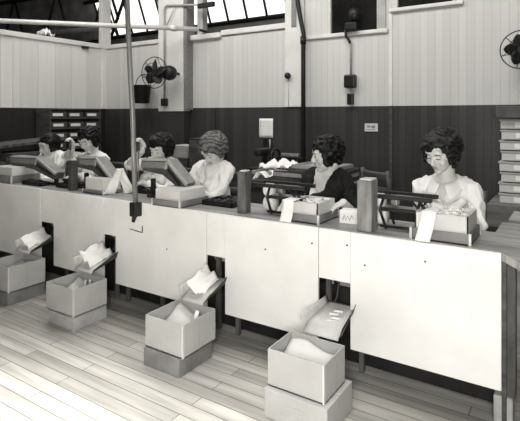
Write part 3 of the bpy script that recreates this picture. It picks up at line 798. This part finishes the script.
def sheet_tent(x, y, s, label, rz=0, m='paper'):
    t = thing('folded_paper', label, 'paper', (x, y, BZ), rz)
    for q in (-1, 1):
        MB().sheet(lambda u, v, q=q: (q * s * .40 * (1 - v) ** 1.15 + (u - .5) * (.085 - .035 * v) * s / .2, q * .012 + .02 * sin(4 * u + 3 * v) + .035 * (1 - v) * (u - .3), s * .98 * v + .004), 8, 12, .002).build('paper_side', m, t)
    return t
sheet_tent(-3.01, 2.60, .205, 'white paper folded like a tent on the bench left of the iron pipe', .85)
sheet_tent(-1.55, 2.68, .10, 'small white paper tent in the middle rail rack', .3)
def stub(x, y, z, label, m='steel'):
    mb = MB(); mb.cyl((x, y, z), (x + .03, y + .03, z + .03), .015, .015, 10); return tag(mb.build('metal_knob', m), label, 'knob')

def tilted_bin(loc, w, d, label, sz=1.0):
    """sheet bin on a stand: level head facing the front, then a floor sloping down to the right"""
    t = thing('tilted_bin', label, 'bin', loc)
    z1 = .27 * sz; z0 = .105 * sz; xm = w * .60
    base = [(0, z1 - .01), (xm, z1), (w, z0 + .02), (w - .03, z0 - .035), (xm - .05, z1 - .105), (0.015, z1 - .085)]
    MB().prism(base, 1, 0, d).build('bin_body', 'tray_wood', t)
    MB().prism([(.0, z1 - .064), (xm - .012, z1 - .057), (xm - .004, z1 - .012), (.0, z1 - .02)], 1, -.004, 0).build('front_plate', 'label_grey', t)
    r_ = MB()
    r_.prism([(0, z1 - .012), (xm, z1 - .002), (xm, z1 + .008), (0, z1)], 1, -.008, .01)
    r_.prism([(xm - .004, z1 - .008), (w, z0 + .008), (w + .008, z0 + .026), (xm, z1 + .010)], 1, -.008, .01)
    r_.prism([(xm - .022, z1 - .065), (xm - .004, z1 - .06), (xm + .008, z1), (xm - .008, z1)], 1, -.008, .0)
    r_.build('front_rim', 'card', t)
    MB().prism([(xm, z1 + .001), (w, z0 + .021), (w + .004, z0 + .03), (xm, z1 + .012)], 1, .01, d).build('sloping_lid', 'tin_grey', t)
    MB().box((0, .01, z1 - .006), (xm, d, z1 + .004)).build('top_lid', 'tin_grey', t)
    MB().prism([(xm + .008, z1 - .05), (w - .05, z0 + .02), (w - .06, z0 - .0), (xm - .0, z1 - .075)], 1, -.003, 0).build('side_plate', 'iron', t)
    for x in (.06, w - .07): MB().bbox((x, d * .35, 0), (x + .03, d * .35 + .03, z0 + .03), .004).build('stand_leg', 'iron', t)
    MB().bbox((.03, d * .25, 0), (w - .03, d * .8, .018), .004).build('stand_foot', 'iron', t)
    return t
tilted_bin((-2.77, 2.60, BZ), .45, .10, 'tilted grey bin on a stand before the woman right of the pipe', 1.08)
tilted_bin((-3.56, 2.60, BZ), .44, .10, 'tilted grey bin on a stand left of the folded white paper', 1.0)
tilted_bin((-4.55, 2.60, BZ), .70, .10, 'tilted grey bin on a stand at the left end of the bench', .86)

def dark_dish(x, y, sx, sy, label, items=5):
    t = thing('dark_tray', label, 'tray', (x, y, BZ))
    b = MB(); b.box((0, 0, 0), (sx, sy, .006)); b.box((0, 0, 0), (sx, .006, .035)); b.box((0, sy - .006, 0), (sx, sy, .035)); b.box((0, 0, 0), (.006, sy, .035)); b.box((sx - .006, 0, 0), (sx, sy, .035))
    b.build('tray_body', 'iron', t)
    q = MB(); rr_ = random.Random(int(abs(x) * 77))
    for k3 in range(items * 5):
        a = rr_.uniform(0, pi); cx_, cy_ = rr_.uniform(.03, sx - .03), rr_.uniform(.03, sy - .03); z = rr_.uniform(.012, .04)
        q.tube([(cx_ - .02 * cos(a), cy_ - .02 * sin(a), z), (cx_ + .02 * cos(a), cy_ + .02 * sin(a), z + .006)], .006, 6)
    o = q.build('scraps', 'leaf', t); o['kind'] = 'stuff'
    return t
dark_dish(-2.19, 2.62, .26, .22, 'dark tray of scraps between the closed carton and middle block')
dark_dish(-2.98, 2.72, .20, .16, 'dark tray of scraps behind the iron pipe')
dark_dish(-3.78, 2.56, .22, .18, 'dark tray of scraps left of the left wooden block')
dark_dish(-4.20, 2.50, .28, .09, 'dark tray of scraps in front of the leftmost tilted bin')
dark_dish(-1.28, 2.80, .16, .12, 'dark tray of scraps behind the carton of the dark-dressed woman')

def lever(x, y, h, label):
    t = thing('lever_press', label, 'lever', (x, y, BZ))
    MB().bbox((-.05, -.05, 0), (.05, .05, .05), .008).build('base', 'iron', t)
    MB().cyl((0, 0, .04), (0, 0, h), .006, .006, 10).build('rod', 'steel', t); MB().cyl((0, 0, h - .09), (0, 0, h), .011, .011, 12).build('grip', 'dark_wood', t)
    return t
LV = {2: (-3.862, 2.76), 3: (-2.985, 2.77)}
lever(*LV[2], .40, 'hand lever held by the woman second from the left')
lever(*LV[3], .43, 'hand lever held by the woman right of the iron pipe')

# ------------------------------------------------------------------ chairs
def chair():
    t = thing('wooden_chair', None, 'chair', (0, 0, 0), 0, 'chairs behind the bench')
    MB().bbox((-.2, -.2, .365), (.2, .2, .395), .012).build('seat', 'dark_wood', t)
    for x in (-.17, .17):
        MB().cyl((x, -.17, 0), (x, -.17, .37), .017, .02, 10).build('leg', 'dark_wood', t)
        MB().tube([(x, .18, 0), (x, .18, .45), (x, .21, .7), (x, .25, .94)], .018, 10).build('leg', 'dark_wood', t)
    for z, y in ((.62, .2), (.76, .218), (.89, .24)):
        MB().sheet(lambda u, v, z=z, y=y: (-.17 + .34 * u, y + .035 * sin(pi * u), z - .035 + .07 * v), 10, 3, .014).build('back_slat', 'dark_wood', t)
    for z in (.2,):
        MB().cyl((-.17, -.17, z), (-.17, .18, z), .011, .011, 8).build('stretcher', 'dark_wood', t); MB().cyl((.17, -.17, z), (.17, .18, z), .011, .011, 8).build('stretcher', 'dark_wood', t)
    return t
CH = chair()

# ------------------------------------------------------------------ people
def hand_geo(mb, wrist, d, palm_n, curl, side, s=1.0):
    """palm, four unequal fingers and a thumb that leaves the side of the palm; d points along the hand, palm_n out of the palm"""
    d = V(d).normalized(); n = (V(palm_n) - d * V(palm_n).dot(d)).normalized(); w = d.cross(n).normalized() * side   # w points to the thumb side
    wrist = V(wrist)
    for k, off in enumerate((.028, .010, -.009, -.026)):
        a = wrist + w * off * .7 * s; kn = wrist + d * (.085 - .004 * abs(k - 1)) * s + w * off * s
        mb.cap(a, kn, .015 * s, .0115 * s, n=10)
        L_ = (.040, .045, .041, .032)[k] * s; p = kn; dd = d.copy()
        for j in range(3):
            ang = curl * (.55, .95, .75)[j]
            dd = (dd * cos(ang) + n * sin(ang)).normalized() if j == 0 else (Matrix.Rotation(0, 3, 'X') @ dd)
            if j:
                nn = dd.cross(w).normalized(); nn = nn if nn.dot(n * cos(.5) - d * sin(.5)) > 0 else -nn
                dd = (dd * cos(ang) + nn * sin(ang)).normalized()
            q = p + dd * L_ * (1, .72, .58)[j]
            mb.cap(p, q, (.0095, .0088, .008)[j] * s, (.0088, .008, .007)[j] * s, n=10); p = q
    b = wrist + d * .022 * s + w * .022 * s
    m1 = b + (w * .75 + d * .62 + n * .25).normalized() * .045 * s; m2 = m1 + (d * .85 + w * .15 + n * .45).normalized() * .034 * s; m3 = m2 + (d * .8 - w * .12 + n * .5).normalized() * .026 * s
    mb.cap(b, m1, .014 * s, .011 * s, n=10); mb.cap(m1, m2, .0105 * s, .0095 * s, n=10); mb.cap(m2, m3, .0095 * s, .0075 * s, n=10)

def elbow_of(sh, wr, pole, l1=.275, l2=.245):
    v = wr - sh; D = v.length; D2 = min(D, (l1 + l2) * .999); a = (l1 * l1 - l2 * l2 + D2 * D2) / (2 * D2)
    h = math.sqrt(max(l1 * l1 - a * a, 0)); u = v.normalized(); p = V(pole) - u * V(pole).dot(u)
    return sh + u * a + p.normalized() * h, (wr if D <= l1 + l2 else sh + u * (l1 + l2) * .999)

def person(loc, yaw, head, hyaw, hpitch, hroll, hands, style, hair_m, top, label, sleeve, rz_t=0):
    """head: centre of the head in local space (faces -Y); hands: for side -1/+1 (wrist, direction, palm normal, curl, pole)"""
    rnd = random.Random(int(abs(loc[0]) * 1000))
    hip = V((0, .02, .52)); chest = V((0, -.02, .86)); neck = V((0, -.005, 1.02))
    head = V(head); HR = (Euler((0, 0, hyaw)).to_matrix() @ Euler((hpitch, 0, 0)).to_matrix() @ Euler((0, hroll, 0)).to_matrix())
    HX = Matrix.Translation(head) @ HR.to_4x4()
    def torso(mb, e):
        mb.ball(hip, (.165 + e, .12 + e, .13 + e)); mb.ball(V((0, 0, .66)), (.135 + e, .10 + e, .15 + e)); mb.ball(V((0, -.01, .80)), (.138 + e, .105 + e, .16 + e))
        mb.ball(V((0, .0, .93)), (.140 + e, .092 + e, .10 + e))
        for sx in (-1, 1):
            mb.ball(V((sx * .07, -.085, .85)), (.066 + e, .055 + e, .066 + e))
            mb.cap(V((sx * .04, .01, 1.005)), V((sx * .140, .01, .975)), .050 + e * .8, .050 + e * .8)
    body = MB()
    torso(body, 0)
    nb = head + HR @ V((0, .025, -.07))
    body.cap(neck - V((0, -.012, .03)), nb, .056, .05)
    # head
    body.ball((0, .012, .03), (.076, .095, .085), 20, 14, HX); body.ball((0, -.02, -.02), (.066, .07, .075), 20, 14, HX)
    body.ball((0, -.035, -.06), (.052, .05, .048), 16, 10, HX); body.ball((0, -.07, -.095), (.024, .02, .018), 12, 8, HX)      # jaw, chin
    body.ball((0, -.075, .035), (.055, .018, .028), 14, 8, HX)                                                              # forehead
    for sx in (-1, 1):
        body.ball((sx * .036, -.064, -.028), (.026, .022, .026), 12, 8, HX)          # cheeks
        body.ball((sx * .030, -.0805, .006), (.0165, .011, .0095), 12, 8, HX)          # eyeballs under lids
        body.cap((sx * .012, -.088, .025), (sx * .047, -.077, .024), .0075, .006, HX)  # brow ridge
        body.ball((sx * .073, .012, -.01), (.012, .02, .031), 10, 8, HX)              # ears
        body.ball((sx * .010, -.101, -.032), (.009, .009, .007), 8, 6, HX)             # nostril wings
    body.cap((0, -.085, .018), (0, -.108, -.024), .009, .012, HX)
    body.ball((0, -.0865, -.052), (.022, .012, .008), 10, 6, HX); body.ball((0, -.0845, -.066), (.019, .011, .008), 10, 6, HX)
    # arms and hands
    arms = {}
    for sx in (-1, 1):
        wr, d, pn, cu, pole = hands[sx]
        sh = V((sx * .150, .01, .968)); el, wr = elbow_of(sh, V(wr), pole); arms[sx] = (sh, el, wr)
        body.cap(sh, el, .044, .036); body.cap(el, wr, .038, .025)
        body.cap(el + (wr - el) * .2, el + (wr - el) * .4, .040, .036)
        hand_geo(body, wr, d, pn, cu, sx if False else (1 if (V(d).cross(V(pn))).x * -sx > 0 else -1), .92)
    # seated legs
    for sx in (-1, 1):
        kn = V((sx * .10, -.30, .52)); an = V((sx * .09, -.24, .09))
        body.cap(V((sx * .085, .0, .52)), kn, .078, .056); body.cap(kn, an, .054, .036); body.cap(an, V((sx * .09, -.31, .04)), .036, .03)
    me = remeshed(body, 'person', .0062, 2, .45)
    o = mesh_obj('person', me, 'skin'); o.location = loc; o.rotation_euler = (0, 0, yaw)
    tag(o, label, 'person')
    # clothes
    cl = MB(); torso(cl, .014)
    for sx in (-1, 1):
        sh, el, wr = arms[sx]
        cl.cap(sh, el, .056, .049)
        if sleeve[sx] > 0: cl.cap(el, el + (wr - el) * sleeve[sx], .050, .040)
    deep = .20 if top == 'vneck' else .085
    half = .055 if top == 'vneck' else .028
    def fold(p, n):
        a = 1 - min(1, abs(noise.noise(V((p.x * 8 + 3, p.y * 8, p.z * 4.5 + p.x * 5)))) * 3.2)
        b_ = 1 - min(1, abs(noise.noise(V((p.x * 17 - 5, p.y * 17, p.z * 9 - p.x * 9)))) * 3.0)
        s_ = a * a * .014 + b_ * b_ * .007 - .006
        # neckline: the cloth ends where it dips under the skin
        zv = 1.0 - deep
        d1 = max(0, min(1, (.012 + half * max(0, p.z - zv) / deep - abs(p.x)) / .008)) if (p.y < .0 and p.z > zv) else 0
        d2 = max(0, min(1, (.068 - (p - V((0, -.012, 1.058))).length) / .012))
        return p + n * (s_ * (1 - max(d1, d2)) - .032 * max(d1, d2))
    cm = remeshed(cl, 'blouse', .009, 3, .5, fold)
    mat_ = 'blouse_dark' if top == 'vneck' else 'blouse'
    nm = 'dress_top' if top == 'vneck' else 'blouse'
    co = mesh_obj(nm, cm, mat_, o); co.name = nm
    co['label'] = 'black V-neck dress top' if top == 'vneck' else 'white collared blouse'
    if top == 'blouse':
        for sx in (-1, 1):
            def fn(u, v, sx=sx):
                a = .15 + 2.7 * u                       # from the front round to the nape
                r = .064 + .028 * v; fr_ = max(0, cos(a))
                return (sx * (sin(a) * r * 1.1 + .028 * v * fr_), .004 - cos(a) * r * (.95 + .42 * fr_) - .02 * fr_, 1.062 - .03 * v - fr_ * (.045 + .058 * v))
            MB().sheet(fn, 14, 4, .005).build('collar', 'blouse', co)
        for z in (.88, .80, .72):
            pk = MB(); pk.cyl((0, -.143, z), (0, -.155, z), .007, .007, 10)
            pk.build('button', 'paper_dull', co)
    for sx in (-1, 1):
        sh, el, wr = arms[sx]; q = el + (wr - el) * max(sleeve[sx], 0)
        if sleeve[sx] > .3:
            dd = (wr - el).normalized(); MB().cyl(q - dd * .015, q + dd * .02, .046, .042, 16).build('cuff', mat_, co)
    sk_ = MB(); sk_.ball((0, .02, .52), (.19, .15, .12))
    for sx in (-1, 1):
        sk_.cap((sx * .085, .0, .52), (sx * .10, -.29, .525), .098, .08); sk_.cap((sx * .1, -.29, .52), (sx * .095, -.26, .28), .08, .085)
    sk_.cap((-.06, -.2, .5), (.06, -.2, .5), .075, .075); sk_.cap((-.06, -.29, .48), (.06, -.27, .3), .07, .07)
    mesh_obj('skirt', remeshed(sk_, 'skirt', .014, 2), 'skirt', o)
    for sx in (-1, 1):
        s_ = MB(); s_.cap((sx * .09, -.24, .06), (sx * .09, -.25, .05), .042, .04); s_.cap((sx * .09, -.25, .042), (sx * .09, -.31, .034), .042, .034); s_.box((sx * .09 - .025, -.25, 0), (sx * .09 + .025, -.20, .05))
        mesh_obj('shoe', remeshed(s_, 'shoe', .008, 1), 'shoe', o)
    # face details
    for sx in (-1, 1):
        MB().tube([HX @ V((sx * (.017 + .0265 * i / 6), -.0915 + .006 * (i / 6) ** 2 + .0012, .0035 - .003 * sin(pi * i / 6))) for i in range(7)], [.0012, .0022, .0028, .0028, .0028, .0024, .0014], 8).build('eyelashes', 'eye', o)
        MB().tube([HX @ V((sx * (.014 + .036 * i / 6), -.0955 + .011 * (i / 6) ** 2, .026 + .005 * sin(pi * i / 6))) for i in range(7)], [.0016, .0024, .0027, .0026, .0024, .002, .0012], 8).build('eyebrow', 'eye', o)
    lp = MB(); lp.ball((0, -.0925, -.053), (.019, .0075, .0055), 12, 8, HX); lp.ball((0, -.0905, -.064), (.016, .0075, .006), 12, 8, HX); lp.build('lips', 'lip', o)
    # hair
    hb = MB()
    hb.ball((0, .022, .038), (.086, .098, .080), 18, 12, HX)
    N = 420; lr = {'curly': .018, 'sleek': .016}.get(style, .022)
    length = {'curly': -.085, 'wavy': -.085, 'bob': -.07, 'sleek': -.06, 'short': -.06}[style]
    rad = {'curly': (.090, .102, .095), 'wavy': (.098, .112, .092), 'bob': (.095, .109, .098), 'sleek': (.086, .099, .090), 'short': (.096, .110, .096)}[style]
    for i in range(N):
        t = (i + .5) / N; zz = 1 - 2 * t; a = i * 2.399963; rr_ = math.sqrt(1 - zz * zz)
        p = V((rr_ * cos(a), rr_ * sin(a), zz)); q = V((p.x * rad[0], p.y * rad[1] + .02, p.z * rad[2] + .024))
        # pull the lower part straight down at the sides so the bob hangs
        if q.z < -.02: q = V((q.x * 1.02 if abs(q.x) > .04 else q.x, max(q.y, -.02), q.z)); 
        if q.z < length: continue
        face = q.y < -.030 and q.z < .062 - .25 * abs(q.x) * (1 if style != 'wavy' else .2) + (.018 if q.x * rz_t > 0 else 0)
        if face and abs(q.x) < .078: continue
        if q.z < .03 and q.y < -.045: continue
        jit = V((rnd.uniform(-1, 1), rnd.uniform(-1, 1), rnd.uniform(-1, 1))) * (.007 if style == 'curly' else .005)
        hb.ball(q * .97 + jit, lr * rnd.uniform(.85, 1.2), 10, 7, HX)
    # side locks framing the cheeks, nape
    for sx in (-1, 1):
        for k2 in range(7):
            z = .05 - k2 * .022
            if z < length + .015: break
            hb.ball((sx * (.080 + .004 * (k2 % 2)), -.028 + .012 * (k2 % 2) - (.014 if style in ('wavy', 'bob') else .004), z), (.016, .026, .02), 10, 7, HX)
    for k2 in range(9):
        hb.ball((-.06 + .015 * k2, .085 - .006 * abs(k2 - 4), -.055), (.022, .022, .03), 10, 7, HX)
    amp, fr = {'curly': (.010, 34), 'wavy': (.006, 20), 'bob': (.003, 16), 'sleek': (.003, 16), 'short': (.003, 22)}[style]
    HI = HX.inverted()
    def hd(p, n):
        l = HI @ p
        s_ = noise.noise(V((l.x * fr, l.y * fr, l.z * fr * 1.4))) * amp
        if style in ('wavy', 'short'): s_ += (.004 if style == 'wavy' else .0022) * sin(75 * l.z + 22 * l.x + 3 * noise.noise(l * 14))
        return p + n * s_
    mesh_obj('hair', remeshed(hb, 'hair', .0065, 1 if style == 'curly' else 2, .5, hd), hair_m, o)
    # chair
    global first_chair
    c = CH if first_chair else copy_tree(CH)
    first_chair = False
    c.location = (loc[0], loc[1] + .04, 0); c.rotation_euler = (0, 0, yaw)
    return o, c

first_chair = True
D = V
def chest_hands(lx, ly, lz, rx, ry, rz, curl=.5):
    return {-1: ((lx, ly, lz), (.35, -.8, -.25), (0, -.2, -1), curl, (-.22, .4, -.8)), 1: ((rx, ry, rz), (-.35, -.8, -.25), (0, -.2, -1), curl, (.22, .4, -.8))}
chairlab = []
P = [
 # loc, yaw, head, hyaw, pitch, roll, hands
 dict(loc=(-.655, 3.06, 0), yaw=0, head=(-.02, -.04, 1.20), hyaw=-.34, hpitch=.46, hroll=.06, hands=chest_hands(.0, -.27, .945, .14, -.26, .945), style='wavy', hair_m='hair_dark', top='blouse',
      label='woman in white collared blouse seated alone at the right end of the bench', sleeve={-1: .75, 1: .75}, rz_t=1, ch='wooden chair of the woman at the right end of the bench'),
 dict(loc=(-1.465, 3.10, 0), yaw=-.12, head=(.03, -.04, 1.150), hyaw=-.80, hpitch=.22, hroll=0, hands=chest_hands(.17, -.36, .875, .30, -.28, .88), style='curly', hair_m='hair_black', top='vneck',
      label='woman in black V-neck dress seen in profile, looking left', sleeve={-1: .35, 1: .35}, rz_t=0, ch='wooden chair of the woman in the black dress'),
 dict(loc=(-2.475, 3.10, 0), yaw=.0, head=(.05, -.06, 1.145), hyaw=-.10, hpitch=.74, hroll=0, hands=chest_hands(-.10, -.38, .88, .06, -.36, .87), style='short', hair_m='hair_light', top='blouse',
      label='fair-haired woman in white blouse bending over the bench', sleeve={-1: .85, 1: .85}, rz_t=-1, ch='wooden chair of the fair-haired woman'),
 dict(loc=(-3.08, 3.12, 0), yaw=.0, head=(.05, -.05, 1.125), hyaw=.12, hpitch=.35, hroll=0,
      hands={-1: ((LV[3][0] + 3.08 - .0, LV[3][1] - 3.12 + .035, 1.12), (.0, -.1, 1), (.1, -1, 0), 1.05, (-1, -.1, -.6)), 1: ((.12, -.34, .87), (-.35, -.8, -.25), (0, -.2, -1), .5, (.7, .3, -.8))},
      style='bob', hair_m='hair_black', top='blouse', label='dark-haired woman in white blouse behind the tilted bin right of the pipe', sleeve={-1: .1, 1: .7}, rz_t=1, ch='wooden chair of the woman right of the pipe'),
 dict(loc=(-4.03, 3.14, 0), yaw=.0, head=(.0, -.05, 1.175), hyaw=.22, hpitch=.50, hroll=-.1,
      hands={-1: ((LV[2][0] + 4.03 - .02, LV[2][1] - 3.14 + .035, 1.10), (.05, -.1, 1), (.1, -1, 0), 1.05, (-1, -.1, -.25)), 1: ((.16, -.32, .87), (-.35, -.8, -.25), (0, -.2, -1), .5, (.7, .3, -.8))},
      style='curly', hair_m='hair_black', top='blouse', label='dark-haired woman in white blouse with one hand raised, second from the left', sleeve={-1: .0, 1: .7}, rz_t=0, ch='wooden chair of the woman second from the left'),
 dict(loc=(-4.58, 3.06, 0), yaw=.0, head=(.02, -.05, 1.105), hyaw=.0, hpitch=.30, hroll=0, hands=chest_hands(-.08, -.36, .87, .1, -.34, .87), style='sleek', hair_m='hair_black', top='blouse',
      label='woman in white blouse farthest left behind the bench', sleeve={-1: .5, 1: .5}, rz_t=0, ch='wooden chair of the woman farthest left'),
]
for p in P:
    ch = p.pop('ch')
    o, c = person(**p); c['label'] = ch
ex = copy_tree(CH); ex.location = (-1.36, 4.35, 0); ex.rotation_euler = (0, 0, 2.6)
ex['label'] = 'empty dark wooden chair standing against the dark boards behind the rightmost woman'
